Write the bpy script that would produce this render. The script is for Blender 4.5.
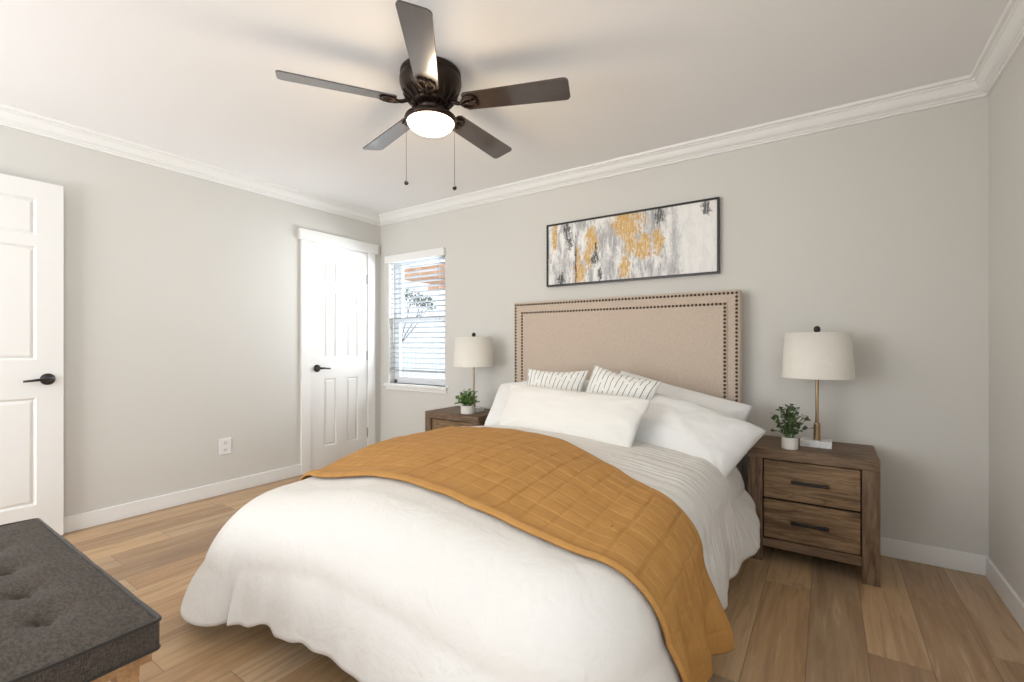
import bpy, bmesh, math, random
from math import sin, cos, pi, radians, hypot, exp
from mathutils import Vector, Matrix, noise
random.seed(7)
for o in list(bpy.data.objects): bpy.data.objects.remove(o, do_unlink=True)
SC = bpy.context.scene
C = SC.collection

# ------------------------------------------------------------ camera, world, sun, window light, added fill lamps, exposure
cam_d = bpy.data.cameras.new('camera'); cam = bpy.data.objects.new('camera', cam_d); C.objects.link(cam)
cam.location = (0, 0, 1.12); cam.rotation_euler = (pi/2, 0, radians(34.1))
cam_d.sensor_width = 36; cam_d.lens = 465/1024*36; cam_d.shift_y = 4/1024; cam_d.clip_start = .02
SC.camera = cam
SC.view_settings.view_transform = 'Standard'; SC.view_settings.look = 'None'
SC.view_settings.gamma = 1; SC.view_settings.use_curve_mapping = False
SC.view_settings.exposure = 0.2

world = bpy.data.worlds.new('world'); SC.world = world; world.use_nodes = True
wn = world.node_tree.nodes; wl = world.node_tree.links
bg = wn['Background']
bg.inputs[0].default_value = (.80, .90, 1.0, 1); bg.inputs[1].default_value = 1.5

def lamp(name, kind, energy, color, loc, rot, **kw):
    d = bpy.data.lights.new(name, kind); d.energy = energy; d.color = color
    for k, v in kw.items(): setattr(d, k, v)
    o = bpy.data.objects.new(name, d); C.objects.link(o); o.location = loc; o.rotation_euler = rot
    return o
lamp('sun', 'SUN', 3.2, (1, .93, .82), (-6, -3, 8), Vector((.62, .34, -.70)).to_track_quat('-Z', 'Y').to_euler(), angle=radians(1))
# area lamps at the window openings, shining in
lamp('fill_front', 'AREA', 60, (.95, .97, 1), (-2.6, -1.93, 1.35), Vector((-.12, 1, .32)).to_track_quat('-Z', 'Z').to_euler(), shape='RECTANGLE', size=1.7, size_y=1.6)  # fill lamp added in the made-up front window
lamp('fill_right', 'AREA', 27, (.93, .965, 1), (.70, -.5, 1.5), Vector((-1, .10, .28)).to_track_quat('-Z', 'Z').to_euler(), shape='RECTANGLE', size=2.1, size_y=1.4)  # fill lamp added out of view, in the made-up right window
lamp('daylight_back', 'AREA', 105, (.88, .94, 1), (-2.75, 4.15, 1.5), Vector((-.7, -2.0, -.08)).to_track_quat('-Z', 'Z').to_euler(), shape='RECTANGLE', size=.9, size_y=1.1)

# ------------------------------------------------------------ helpers
def orgof(p):
    v = Vector((0, 0, 0))
    while p: v = v + p.location; p = p.parent
    return v
def props(o, label=None, cat=None, group=None, kind=None):
    if label: o['label'] = label
    if cat: o['category'] = cat
    if group: o['group'] = group
    if kind: o['kind'] = kind
    return o
def thing(name, loc, label, cat, group=None):
    o = bpy.data.objects.new(name, None); C.objects.link(o); o.location = loc; o.empty_display_size = .05
    return props(o, label, cat, group)
def obj(name, bm, mat, parent=None, world_coords=True, smooth=False, bevel=0, seg=2, loc=None):
    """link bm as one mesh; geometry is given in world coordinates unless world_coords is False"""
    o0 = orgof(parent)
    if world_coords:
        base = o0 if parent else (Vector(loc) if loc else Vector((0, 0, 0)))
        bmesh.ops.translate(bm, verts=bm.verts, vec=-base)
    me = bpy.data.meshes.new(name); bm.normal_update(); bm.to_mesh(me); bm.free()
    me.materials.append(mat)
    if smooth:
        for p in me.polygons: p.use_smooth = True
    o = bpy.data.objects.new(name, me); C.objects.link(o)
    if parent: o.parent = parent
    elif loc: o.location = loc
    if bevel:
        m = o.modifiers.new('bevel', 'BEVEL'); m.width = bevel; m.segments = seg; m.limit_method = 'ANGLE'
        m.harden_normals = False
    return o
def struct(name, bm, mat, parent=None, **k):
    o = obj(name, bm, mat, parent, **k)
    if not parent: o['kind'] = 'structure'
    return o
def box(bm, x0, x1, y0, y1, z0, z1, M=None):
    vs = [bm.verts.new((x, y, z)) for z in (z0, z1) for y in (y0, y1) for x in (x0, x1)]
    for f in ((0, 2, 3, 1), (4, 5, 7, 6), (0, 1, 5, 4), (1, 3, 7, 5), (3, 2, 6, 7), (2, 0, 4, 6)):
        bm.faces.new([vs[i] for i in f])
    if M: bmesh.ops.transform(bm, matrix=M, verts=vs)
    return vs
def B(*a):
    bm = bmesh.new()
    for t in a: box(bm, *t)
    return bm
def lathe(bm, prof, cx=0, cy=0, cz=0, n=32, M=None, cap=True):
    rings = []; new = []
    for r, z in prof:
        ring = [bm.verts.new((cx+r*cos(2*pi*i/n), cy+r*sin(2*pi*i/n), cz+z)) for i in range(n)]
        rings.append(ring); new += ring
    for a, b in zip(rings, rings[1:]):
        for i in range(n): bm.faces.new((a[i], a[(i+1) % n], b[(i+1) % n], b[i]))
    if cap:
        bm.faces.new(rings[0][::-1]); bm.faces.new(rings[-1])
    if M: bmesh.ops.transform(bm, matrix=M, verts=new)
    return new
def tube(bm, pts, rad, n=8, cap=True):
    pts = [Vector(p) for p in pts]; rings = []
    rs = rad if isinstance(rad, (list, tuple)) else [rad]*len(pts)
    up = None
    for i, p in enumerate(pts):
        t = (pts[min(i+1, len(pts)-1)] - pts[max(i-1, 0)]).normalized()
        if up is None: up = Vector((0, 0, 1)) if abs(t.z) < .9 else Vector((1, 0, 0))
        a = t.cross(up).normalized(); b = a.cross(t).normalized(); up = b
        rings.append([bm.verts.new(p + (a*cos(2*pi*k/n) + b*sin(2*pi*k/n))*rs[i]) for k in range(n)])
    for r, s in zip(rings, rings[1:]):
        for k in range(n): bm.faces.new((r[k], r[(k+1) % n], s[(k+1) % n], s[k]))
    if cap: bm.faces.new(rings[0][::-1]); bm.faces.new(rings[-1])
def ball(bm, c, r, sz=1, u=16, v=10):
    bmesh.ops.create_uvsphere(bm, u_segments=u, v_segments=v, radius=r, matrix=Matrix.Translation(c) @ Matrix.Diagonal((1, 1, sz, 1)))
def sst(a, b, x):
    t = max(0, min(1, (x-a)/(b-a))); return t*t*(3-2*t)
def interp(x, pts):
    if x <= pts[0][0]: return pts[0][1]
    for (a, va), (b, vb) in zip(pts, pts[1:]):
        if x <= b:
            t = (x-a)/(b-a); t = t*t*(3-2*t)*.5 + t*.5
            return va+(vb-va)*t
    return pts[-1][1]

# ------------------------------------------------------------ materials
class N:
    def __init__(s, name, rough=.5, base=(.8, .8, .8), metal=0, spec=.5):
        s.m = bpy.data.materials.new(name); s.m.use_nodes = True
        s.t = s.m.node_tree; s.p = s.t.nodes['Principled BSDF']
        s.set('Base Color', base); s.set('Roughness', rough); s.set('Metallic', metal); s.set('Specular IOR Level', spec)
    def set(s, k, v):
        i = s.p.inputs[k]
        if isinstance(v, bpy.types.NodeSocket): s.t.links.new(v, i)
        else: i.default_value = (*v, 1) if isinstance(v, tuple) and len(v) == 3 else v
    def node(s, ty, ins=None, **kw):
        n = s.t.nodes.new(ty)
        for k, v in kw.items(): setattr(n, k, v)
        for k, v in (ins or {}).items():
            if isinstance(v, bpy.types.NodeSocket): s.t.links.new(v, n.inputs[k])
            else: n.inputs[k].default_value = (*v, 1) if isinstance(v, tuple) and len(v) == 3 and n.inputs[k].type == 'RGBA' else v
        return n
    def math(s, op, a, b=0, c=0):
        return s.node('ShaderNodeMath', {0: a, 1: b, 2: c}, operation=op).outputs[0]
    def coords(s, kind='Object', scale=(1, 1, 1), loc=(0, 0, 0), rot=(0, 0, 0)):
        tc = s.node('ShaderNodeTexCoord')
        return s.node('ShaderNodeMapping', {'Vector': tc.outputs[kind], 'Scale': scale, 'Location': loc, 'Rotation': rot}).outputs[0]
    def noise(s, vec, scale, detail=3, rough=.5, dist=0):
        return s.node('ShaderNodeTexNoise', {'Vector': vec, 'Scale': scale, 'Detail': detail, 'Roughness': rough, 'Distortion': dist}).outputs[0]
    def ramp(s, fac, stops):
        n = s.node('ShaderNodeValToRGB', {'Fac': fac}); cr = n.color_ramp
        while len(cr.elements) < len(stops): cr.elements.new(.5)
        for e, (p, c) in zip(cr.elements, stops):
            e.position = p; e.color = (*c, 1) if len(c) == 3 else c
        return n.outputs[0]
    def mix(s, f, a, b, blend='MIX'):
        n = s.node('ShaderNodeMix', data_type='RGBA', blend_type=blend)
        for k, v in ((0, f), (6, a), (7, b)):
            if isinstance(v, bpy.types.NodeSocket): s.t.links.new(v, n.inputs[k])
            else: n.inputs[k].default_value = (*v, 1) if isinstance(v, tuple) and len(v) == 3 else v
        return n.outputs[2]
    def maprange(s, v, a, b, c=0, d=1, smooth=True):
        return s.node('ShaderNodeMapRange', {0: v, 1: a, 2: b, 3: c, 4: d}, interpolation_type='SMOOTHSTEP' if smooth else 'LINEAR').outputs[0]
    def bump(s, h, strength, dist=.01):
        n = s.node('ShaderNodeBump', {'Height': h, 'Strength': strength, 'Distance': dist})
        s.t.links.new(n.outputs[0], s.p.inputs['Normal'])

def paint(name, col, rough=.6, bump=.06, scale=220):
    n = N(name, rough, col)
    if bump: n.bump(n.noise(n.coords(), scale, 3), bump, .002)
    return n.m
M_wall = paint('wall_paint', (.675, .658, .615), .75, .12, 120)
M_ceil = paint('ceiling_paint', (.93, .93, .925), .85, .15, 90)
M_trim = paint('trim_paint', (.86, .855, .83), .35, 0)
M_door = paint('door_paint', (.84, .83, .80), .4, .03, 60)
M_plastic = paint('white_plastic', (.85, .85, .83), .35, 0)
M_sash = paint('window_vinyl', (.86, .88, .9), .4, 0)
M_black = paint('black_metal', (.012, .011, .011), .35, 0)
M_bronze = N('oil_rubbed_bronze', .38, (.035, .022, .016), .75).m
M_brass = N('brushed_brass', .34, (.40, .29, .17), 1.0).m
M_nickel = N('nickel', .35, (.42, .41, .40), 1.0).m
M_dark = paint('dark_gap', (.01, .008, .007), .9, 0)

def floor_mat():
    n = N('plank_floor', .42)
    tc = n.node('ShaderNodeTexCoord').outputs['Object']
    sp = n.node('ShaderNodeSeparateXYZ', {0: tc})
    W, L = .182, 1.22
    xr = n.math('DIVIDE', n.math('ADD', sp.outputs[0], 10.07), W)
    row = n.math('FLOOR', xr)
    off = n.node('ShaderNodeTexWhiteNoise', {'W': row}, noise_dimensions='1D').outputs[0]
    yr = n.math('ADD', n.math('DIVIDE', n.math('ADD', sp.outputs[1], 10), L), off)
    col = n.math('FLOOR', yr)
    idv = n.node('ShaderNodeCombineXYZ', {0: row, 1: col})
    wn_ = n.node('ShaderNodeTexWhiteNoise', {'Vector': idv.outputs[0]}, noise_dimensions='2D')
    rnd = wn_.outputs[0]
    # seams
    fx = n.math('FRACT', xr); fy = n.math('FRACT', yr)
    dx = n.math('MULTIPLY', n.math('MINIMUM', fx, n.math('SUBTRACT', 1, fx)), W)
    dy = n.math('MULTIPLY', n.math('MINIMUM', fy, n.math('SUBTRACT', 1, fy)), L)
    seam = n.maprange(n.math('MINIMUM', dx, dy), .0004, .0024, 1, 0)
    # grain
    shift = n.node('ShaderNodeVectorMath', {0: tc, 1: n.node('ShaderNodeVectorMath', {0: wn_.outputs[1], 'Scale': 37.0}, operation='SCALE').outputs[0]}, operation='ADD').outputs[0]
    g1v = n.node('ShaderNodeMapping', {'Vector': shift, 'Scale': (1, .07, 1)}).outputs[0]
    g1 = n.noise(g1v, 26, 5, .6, 1.2)
    g2 = n.noise(n.node('ShaderNodeMapping', {'Vector': shift, 'Scale': (1, .12, 1)}).outputs[0], 7, 4, .55, 2.2)
    fine = n.noise(n.node('ShaderNodeMapping', {'Vector': shift, 'Scale': (1, .03, 1)}).outputs[0], 160, 3, .6)
    base = n.ramp(rnd, [(0, (.28, .18, .110)), (.2, (.46, .285, .145)), (.4, (.60, .405, .225)), (.6, (.43, .25, .12)), (.8, (.33, .23, .145)), (1, (.64, .445, .265))])
    c = n.mix(n.maprange(g2, .38, .62, 0, .22), base, (.56, .34, .175), 'MIX')
    c = n.mix(n.maprange(g1, .42, .72, 0, .5), c, (.24, .14, .075), 'MIX')
    c = n.mix(n.maprange(g1, .30, .42, .45, 0), c, (.62, .46, .30), 'MIX')
    c = n.mix(n.maprange(fine, .5, .75, 0, .3), c, (.22, .14, .085), 'MIX')
    # knots
    kn = n.noise(n.node('ShaderNodeMapping', {'Vector': shift, 'Scale': (1, .45, 1)}).outputs[0], 5.5, 2, .5, .8)
    c = n.mix(n.maprange(kn, .68, .78, 0, .55), c, (.13, .075, .04))
    c = n.mix(n.math('MULTIPLY', seam, .65), c, (.12, .07, .04))
    n.set('Base Color', c)
    n.set('Roughness', n.maprange(g1, .3, .7, .28, .40))
    n.bump(n.math('SUBTRACT', n.math('MULTIPLY', fine, .25), seam), .25, .003)
    return n.m
M_floor = floor_mat()

def wood(name, axis, a, b, c, rough=.6, scale=1.0):
    """weathered wood, grain runs along the axis (0,1,2)"""
    n = N(name, rough)
    s = [1, 1, 1]; s[axis] = .09
    oi = n.node('ShaderNodeObjectInfo').outputs['Random']
    v = n.coords('Object', tuple(s))
    v = n.node('ShaderNodeVectorMath', {0: v, 1: n.node('ShaderNodeCombineXYZ', {0: n.math('MULTIPLY', oi, 9), 1: n.math('MULTIPLY', oi, 5), 2: oi}).outputs[0]}, operation='ADD').outputs[0]
    g1 = n.noise(v, 24*scale, 6, .62, 2.0)
    g2 = n.noise(v, 110*scale, 4, .6, .4)
    g3 = n.noise(v, 6*scale, 3, .5, 3.0)
    col = n.ramp(g1, [(.30, c), (.46, a), (.60, b), (.75, a)])
    rings = n.math('SINE', n.math('MULTIPLY', g3, 75))
    col = n.mix(n.maprange(rings, .2, 1, 0, .38), col, c)
    col = n.mix(n.maprange(g2, .48, .72, 0, .55), col, c)
    n.set('Base Color', col)
    n.bump(g2, .25, .002)
    return n.m
WA = ((.158, .096, .053), (.225, .145, .085), (.052, .030, .017))
M_ns_x = wood('weathered_wood_crosswise', 0, *WA)
M_ns_z = wood('weathered_wood_upright', 2, *WA)
M_ns_side = wood('weathered_wood_side', 1, *WA)
WD = ((.225, .135, .066), (.31, .20, .105), (.075, .042, .020))
M_ns_dr = wood('weathered_wood_drawer', 0, *WD)
WB = ((.36, .20, .09), (.45, .26, .12), (.24, .12, .05))
M_bench = wood('oak_frame', 0, *WB, rough=.45)
M_bedwood = wood('dark_bed_wood', 1, (.05, .035, .025), (.07, .05, .035), (.02, .014, .01))

def fabric(name, col, rough=.9, weave=900, wstr=.15, wr=0, wrs=9, sheen=.25, col2=None, wd=.03):
    n = N(name, rough, col, spec=.2)
    v = n.coords()
    h = n.noise(v, weave, 2, .5)
    if wr:
        w = n.noise(v, wrs, 4, .5, .35)
        h = n.math('ADD', n.math('MULTIPLY', h, .04), n.math('MULTIPLY', w, 1.0))
        n.bump(h, wr, wd)
    else: n.bump(h, wstr, .002)
    if col2:
        a = n.noise(n.coords('Object', (1, 1, .12)), 480, 3, .6); b = n.noise(n.coords('Object', (.12, .3, 1)), 480, 3, .6)
        n.set('Base Color', n.mix(n.maprange(n.math('ADD', a, b), .8, 1.2, 0, 1), col, col2))
    n.set('Sheen Weight', sheen)
    return n.m
M_duvet = fabric('white_linen', (.725, .70, .66), wr=.42, wrs=9, sheen=.1)
M_pillow = fabric('white_cotton', (.80, .797, .78), wr=.22, wrs=8, sheen=.1)
M_lumbar = fabric('cream_cotton', (.79, .775, .735), wr=.12, wrs=6, sheen=.1)
M_mattress = fabric('mattress_fabric', (.75, .75, .74))
M_head = fabric('beige_linen', (.53, .43, .345), col2=(.61, .51, .42), sheen=.2)
M_shade = fabric('lampshade_linen', (.76, .73, .66), col2=(.82, .79, .72), sheen=.1)
M_cush = fabric('charcoal_tweed', (.040, .032, .025), col2=(.090, .073, .058), sheen=.05)
M_pipe = fabric('charcoal_piping', (.035, .029, .024))

def throw_mat():
    n = N('mustard_quilt', .75, (.50, .215, .045), spec=.25)
    v = n.coords()
    m = n.noise(v, 14, 3, .6)
    c = n.mix(n.maprange(m, .35, .65, 0, 1), (.445, .226, .064), (.485, .252, .076))
    n.set('Base Color', c); n.set('Sheen Weight', .0)
    n.bump(n.math('ADD', n.noise(v, 60, 3, .6), n.math('MULTIPLY', n.noise(v, 700, 2), .3)), .25, .004)
    return n.m
M_throw = throw_mat()

def stripe_mat():
    n = N('striped_pillow_cotton', .9, spec=.2)
    uv = n.node('ShaderNodeTexCoord').outputs['UV']
    sp = n.node('ShaderNodeSeparateXYZ', {0: uv})
    w = n.noise(n.node('ShaderNodeMapping', {'Vector': uv, 'Scale': (1, 3, 1)}).outputs[0], 5, 2)
    u = n.math('MULTIPLY', n.math('ADD', sp.outputs[0], n.math('MULTIPLY', w, .012)), 13)
    f = n.math('ABSOLUTE', n.math('SUBTRACT', n.math('FRACT', u), .5))
    line = n.maprange(f, .055, .085, 1, 0)
    # each dash starts and stops at its own height
    rid = n.node('ShaderNodeTexWhiteNoise', {'W': n.math('FLOOR', u)}, noise_dimensions='1D').outputs[0]
    brk = n.maprange(n.math('FRACT', n.math('ADD', n.math('MULTIPLY', sp.outputs[1], 1.6), rid)), .90, .93, 1, 0)
    fac = n.math('MULTIPLY', n.math('MULTIPLY', line, brk), .85)
    n.set('Base Color', n.mix(fac, (.82, .81, .77), (.10, .105, .11)))
    n.bump(n.noise(n.coords(), 9, 4), .2, .02)
    return n.m
M_stripe = stripe_mat()

def art_mat():
    n = N('abstract_canvas', .6)
    tc = n.node('ShaderNodeTexCoord').outputs['Generated']
    sp = n.node('ShaderNodeSeparateXYZ', {0: tc}); u = sp.outputs[0]; v = sp.outputs[2]
    vec = n.node('ShaderNodeCombineXYZ', {0: n.math('MULTIPLY', u, 2.6), 1: v}).outputs[0]
    st = n.node('ShaderNodeMapping', {'Vector': vec, 'Scale': (1, .22, 1)}).outputs[0]
    streak = n.noise(st, 11, 6, .7, .4); patch = n.noise(vec, 3.2, 5, .65, .5); grit = n.noise(vec, 22, 5, .75)
    gritv = n.noise(n.node('ShaderNodeMapping', {'Vector': vec, 'Scale': (1, .45, 1)}).outputs[0], 30, 5, .8)
    def blob(cx, cy, rx, ry, rag=.9, soft=.22):
        a = n.math('DIVIDE', n.math('SUBTRACT', u, cx), rx); b = n.math('DIVIDE', n.math('SUBTRACT', v, cy), ry)
        d = n.math('SQRT', n.math('ADD', n.math('MULTIPLY', a, a), n.math('MULTIPLY', b, b)))
        d = n.math('ADD', d, n.math('MULTIPLY', n.math('SUBTRACT', gritv, .5), rag*3.2))
        d = n.math('ADD', d, n.math('MULTIPLY', n.math('SUBTRACT', patch, .5), rag*1.6))
        return n.maprange(d, 1-soft, 1+soft, 1, 0)
    left = n.maprange(u, .74, .82, 1, .18)
    col = n.mix(n.math('MULTIPLY', n.maprange(streak, .44, .60, 0, .9), left), (.88, .875, .85), (.34, .34, .355))
    col = n.mix(n.math('MULTIPLY', n.maprange(patch, .52, .7, 0, .55), left), col, (.50, .50, .50))
    col = n.mix(n.math('MULTIPLY', n.maprange(gritv, .60, .70, 0, .6), left), col, (.22, .22, .23))
    for g in ((.785, .45, .022, .45), (.405, .22, .05, .2), (.088, .2, .045, .25), (.41, .8, .04, .14), (.66, .75, .04, .35), (.76, .12, .05, .12)):
        col = n.mix(n.math('MULTIPLY', blob(*g, 1.2, .6), .6), col, (.36, .36, .37))
    gold = n.mix(n.maprange(gritv, .4, .62), (.58, .35, .10), (.74, .50, .21))
    for g in ((.045, .84, .018, .24), (.30, .66, .038, .22), (.275, .42, .03, .17), (.205, .40, .016, .2), (.213, .14, .035, .18), (.52, .86, .085, .20), (.535, .64, .035, .24),
              (.615, .46, .05, .17), (.695, .52, .03, .2), (.505, .17, .032, .17)):
        col = n.mix(blob(*g, 1.15, .3), col, gold)
    for g in ((.135, .90, .022, .16), (.15, .70, .022, .11), (.312, .37, .022, .09), (.324, .5, .008, .12), (.946, .92, .018, .09), (.705, .9, .022, .14), (.192, .3, .005, .5), (.35, .1, .012, .1), (.09, .08, .02, .1)):
        col = n.mix(n.math('MULTIPLY', blob(*g, 1.7, .3), .88), col, (.018, .018, .02))
    sv = n.noise(n.node('ShaderNodeMapping', {'Vector': vec, 'Scale': (1, .10, 1)}).outputs[0], 55, 4, .7)
    col = n.mix(n.maprange(sv, .52, .62, 0, .6), col, (.88, .875, .85))
    col = n.mix(n.math('MULTIPLY', n.maprange(n.noise(vec, 48, 4, .8), .58, .66, 0, .55), n.maprange(patch, .42, .6, 0, 1)), col, (.16, .16, .17))
    n.set('Base Color', col); n.bump(grit, .3, .004)
    return n.m
M_art = art_mat()

def marble():
    n = N('white_marble', .2)
    v = n.noise(n.coords(), 14, 6, .6, 2)
    n.set('Base Color', n.ramp(v, [(.40, (.84, .84, .83)), (.5, (.74, .74, .74)), (.58, (.85, .85, .84))])); return n.m
M_marble = marble()
M_pot = paint('ceramic_white', (.74, .72, .67), .55, .5, 45)
def leafm(name, a, b):
    n = N(name, .55); n.set('Base Color', n.mix(n.noise(n.coords(), 30, 2), a, b))
    n.set('Subsurface Weight', .0); return n.m
M_leafD = leafm('dusty_green_leaves', (.028, .055, .030), (.11, .15, .055))
M_leafL = leafm('fresh_green_leaves', (.075, .16, .035), (.19, .30, .09))
M_soil = paint('soil', (.03, .02, .015), .95, 0)

def emis(name, col, s):
    m = bpy.data.materials.new(name); m.use_nodes = True; t = m.node_tree; t.nodes.clear()
    e = t.nodes.new('ShaderNodeEmission'); e.inputs[0].default_value = (*col, 1); e.inputs[1].default_value = s
    o = t.nodes.new('ShaderNodeOutputMaterial'); t.links.new(e.outputs[0], o.inputs[0]); return m
M_bowl = emis('lit_frosted_glass', (1, .86, .62), 9.0)
def glass():
    m = bpy.data.materials.new('window_glass'); m.use_nodes = True; t = m.node_tree; t.nodes.clear()
    tr = t.nodes.new('ShaderNodeBsdfTransparent'); gl = t.nodes.new('ShaderNodeBsdfGlossy'); gl.inputs['Roughness'].default_value = .02
    mx = t.nodes.new('ShaderNodeMixShader'); mx.inputs[0].default_value = .06
    o = t.nodes.new('ShaderNodeOutputMaterial'); t.links.new(tr.outputs[0], mx.inputs[1]); t.links.new(gl.outputs[0], mx.inputs[2]); t.links.new(mx.outputs[0], o.inputs[0]); return m
M_glass = glass()
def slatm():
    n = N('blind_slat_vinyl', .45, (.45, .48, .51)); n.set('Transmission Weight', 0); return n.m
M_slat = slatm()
def blade_mat():
    n = N('fan_blade_walnut', .3, (.03, .018, .013), spec=.7)
    g = n.noise(n.coords('Object', (.08, 1, 1)), 60, 4, .6, .5)
    n.set('Base Color', n.mix(g, (.018, .011, .009), (.05, .030, .022)))
    n.set('Coat Weight', .75); n.set('Coat Roughness', .12); n.set('Coat IOR', 1.65); return n.m
M_blade = blade_mat()

# ------------------------------------------------------------ room shell
XL, XR, YB, YF, H = -3.76, .65, 3.165, -1.95, 2.42
T = .14
struct('floor', B((XL-T, XR+T, YF-T, YB+T, -.1, 0)), M_floor)
struct('ceiling', B((XL-T, XR+T, YF-T, YB+T, H, H+.15)), M_ceil)
WX0, WX1, WZ0, WZ1 = -3.63, -2.88, .74, 1.985
struct('wall_back', B((XL-T, WX0, YB, YB+T, 0, H), (WX1, XR+T, YB, YB+T, 0, H), (WX0, WX1, YB, YB+T, 0, WZ0), (WX0, WX1, YB, YB+T, WZ1, H)), M_wall)
# left wall: closet doorway and hall doorway cut through
DY0, DY1, DZ = 2.378, 3.002, 2.03
HY0, HY1 = -.86, -.035
struct('wall_left', B((XL-T, XL, YF, HY0, 0, H), (XL-T, XL, HY0, HY1, 2.055, H), (XL-T, XL, HY1, DY0, 0, H), (XL-T, XL, DY0, DY1, DZ, H), (XL-T, XL, DY1, YB, 0, H),
                      (XL-T, XL-.09, DY0, DY1, 0, DZ), (XL-T, XL-.1, HY0, HY1, 0, 2.055)), M_wall)
RY0, RY1, RZ0, RZ1 = -1.65, .65, .75, 2.15
struct('wall_right', B((XR, XR+T, YF, RY0, 0, H), (XR, XR+T, RY1, YB, 0, H), (XR, XR+T, RY0, RY1, 0, RZ0), (XR, XR+T, RY0, RY1, RZ1, H)), M_wall)
FX0, FX1, FZ0, FZ1 = -3.45, -.95, .55, 2.15
struct('wall_front', B((XL-T, FX0, YF-T, YF, 0, H), (FX1, XR+T, YF-T, YF, 0, H), (FX0, FX1, YF-T, YF, 0, FZ0), (FX0, FX1, YF-T, YF, FZ1, H)), M_wall)
# baseboards
bh, bt = .095, .014
struct('baseboard_back', B((XL, XR, YB-bt, YB, 0, bh)), M_trim, bevel=.003)
struct('baseboard_right', B((XR-bt, XR, YF, YB-bt, 0, bh)), M_trim, bevel=.003)
struct('baseboard_left', B((XL, XL+bt, HY1+.085, 2.298, 0, bh), (XL, XL+bt, YF, HY0-.085, 0, bh), (XL, XL+bt, 3.088, YB-bt, 0, bh)), M_trim, bevel=.003)
struct('baseboard_front', B((XL+bt, XR-bt, YF, YF+bt, 0, bh)), M_trim, bevel=.003)
# crown moulding, mitred at the corners; (distance from the wall, z)
cp = [(0, 2.328), (.012, 2.328), (.014, 2.338), (.022, 2.341), (.022, 2.349), (.030, 2.352), (.040, 2.360), (.048, 2.374), (.055, 2.390), (.064, 2.397), (.064, 2.403),
      (.076, 2.406), (.080, 2.42), (0, 2.42)]
def crown(name, f):
    bm = bmesh.new(); a = [bm.verts.new(f(d, z, 0)) for d, z in cp]; b = [bm.verts.new(f(d, z, 1)) for d, z in cp]
    n = len(cp)
    for i in range(n): bm.faces.new((a[i], a[(i+1) % n], b[(i+1) % n], b[i]))
    bm.faces.new(a[::-1]); bm.faces.new(b); bmesh.ops.recalc_face_normals(bm, faces=bm.faces)
    struct(name, bm, M_trim)
crown('trim_1', lambda d, z, e: ((XL+d, XR-d)[e], YB-d, z))
crown('trim_2', lambda d, z, e: (XL+d, (YF+d, YB-d)[e], z))
crown('trim_3', lambda d, z, e: (XR-d, (YF+d, YB-d)[e], z))
crown('trim_4', lambda d, z, e: ((XL+d, XR-d)[e], YF+d, z))

# doors
def door_slab(name, x, y0, y1, z0, z1, ycuts, zcuts, hinge_y, knob_y, knob_z, lever_dir):
    """slab facing +x at x; ycuts / zcuts are lists of panel intervals"""
    bm = bmesh.new(); th = .035
    ys = [y0]+[c for p in ycuts for c in p]+[y1]; zs = [z0]+[c for p in zcuts for c in p]+[z1]
    g = [[bm.verts.new((x, y, z)) for z in zs] for y in ys]
    pan = []
    for i in range(len(ys)-1):
        for j in range(len(zs)-1):
            f = bm.faces.new((g[i][j], g[i+1][j], g[i+1][j+1], g[i][j+1]))
            if i % 2 and j % 2: pan.append(f)
    bm.normal_update()
    bmesh.ops.inset_individual(bm, faces=pan, thickness=.004, depth=-.003)
    bmesh.ops.inset_individual(bm, faces=pan, thickness=.012, depth=-.008)
    bmesh.ops.inset_individual(bm, faces=pan, thickness=.022, depth=.008)
    box(bm, x-th, x-.012, y0, y1, z0, z1)
    for ya, yb, za, zb in ((y0, y0+.002, z0, z1), (y1-.002, y1, z0, z1), (y0, y1, z0, z0+.002), (y0, y1, z1-.002, z1)):
        box(bm, x-.013, x-.0002, ya, yb, za, zb)
    d = struct(name, bm, M_door)
    # lever handle
    bm = bmesh.new()
    My = Matrix.Translation((x, knob_y, knob_z)) @ Matrix.Rotation(pi/2, 4, 'Y')
    lathe(bm, [(.033, 0), (.033, .004), (.029, .010), (.016, .013), (.0125, .018), (.0125, .040), (.010, .044)], n=28, M=My)
    L = .105*lever_dir
    tube(bm, [(x+.042, knob_y-.008*lever_dir, knob_z), (x+.050, knob_y+L*.1, knob_z+.001), (x+.052, knob_y+L*.4, knob_z+.0), (x+.050, knob_y+L*.75, knob_z-.004), (x+.044, knob_y+L, knob_z-.006)],
         [.011, .010, .008, .007, .006], 10)
    obj('lever_handle', bm, M_black, d, smooth=True)
    for hz in (z0+.25, (z0+z1)/2, z1-.25):
        bm = bmesh.new(); lathe(bm, [(.007, -.045), (.007, .045)], x+.005, hinge_y, hz, 12); obj('hinge', bm, M_nickel, d, smooth=False)
    return d
door_slab('door_2', XL+.006, DY0+.012, DY1-.010, .012, 2.018, [(2.522, 2.648), (2.762, 2.888)], [(.205, .815), (1.010, 1.602), (1.705, 1.886)], DY1-.004, 2.452, .913, 1)
door_slab('door_1', -3.69, -.03, .78, .012, 2.046, [(.085, .325), (.428, .668)], [(.218, .822), (1.036, 1.676), (1.735, 1.945)], -.036, .713, .925, -1)
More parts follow.
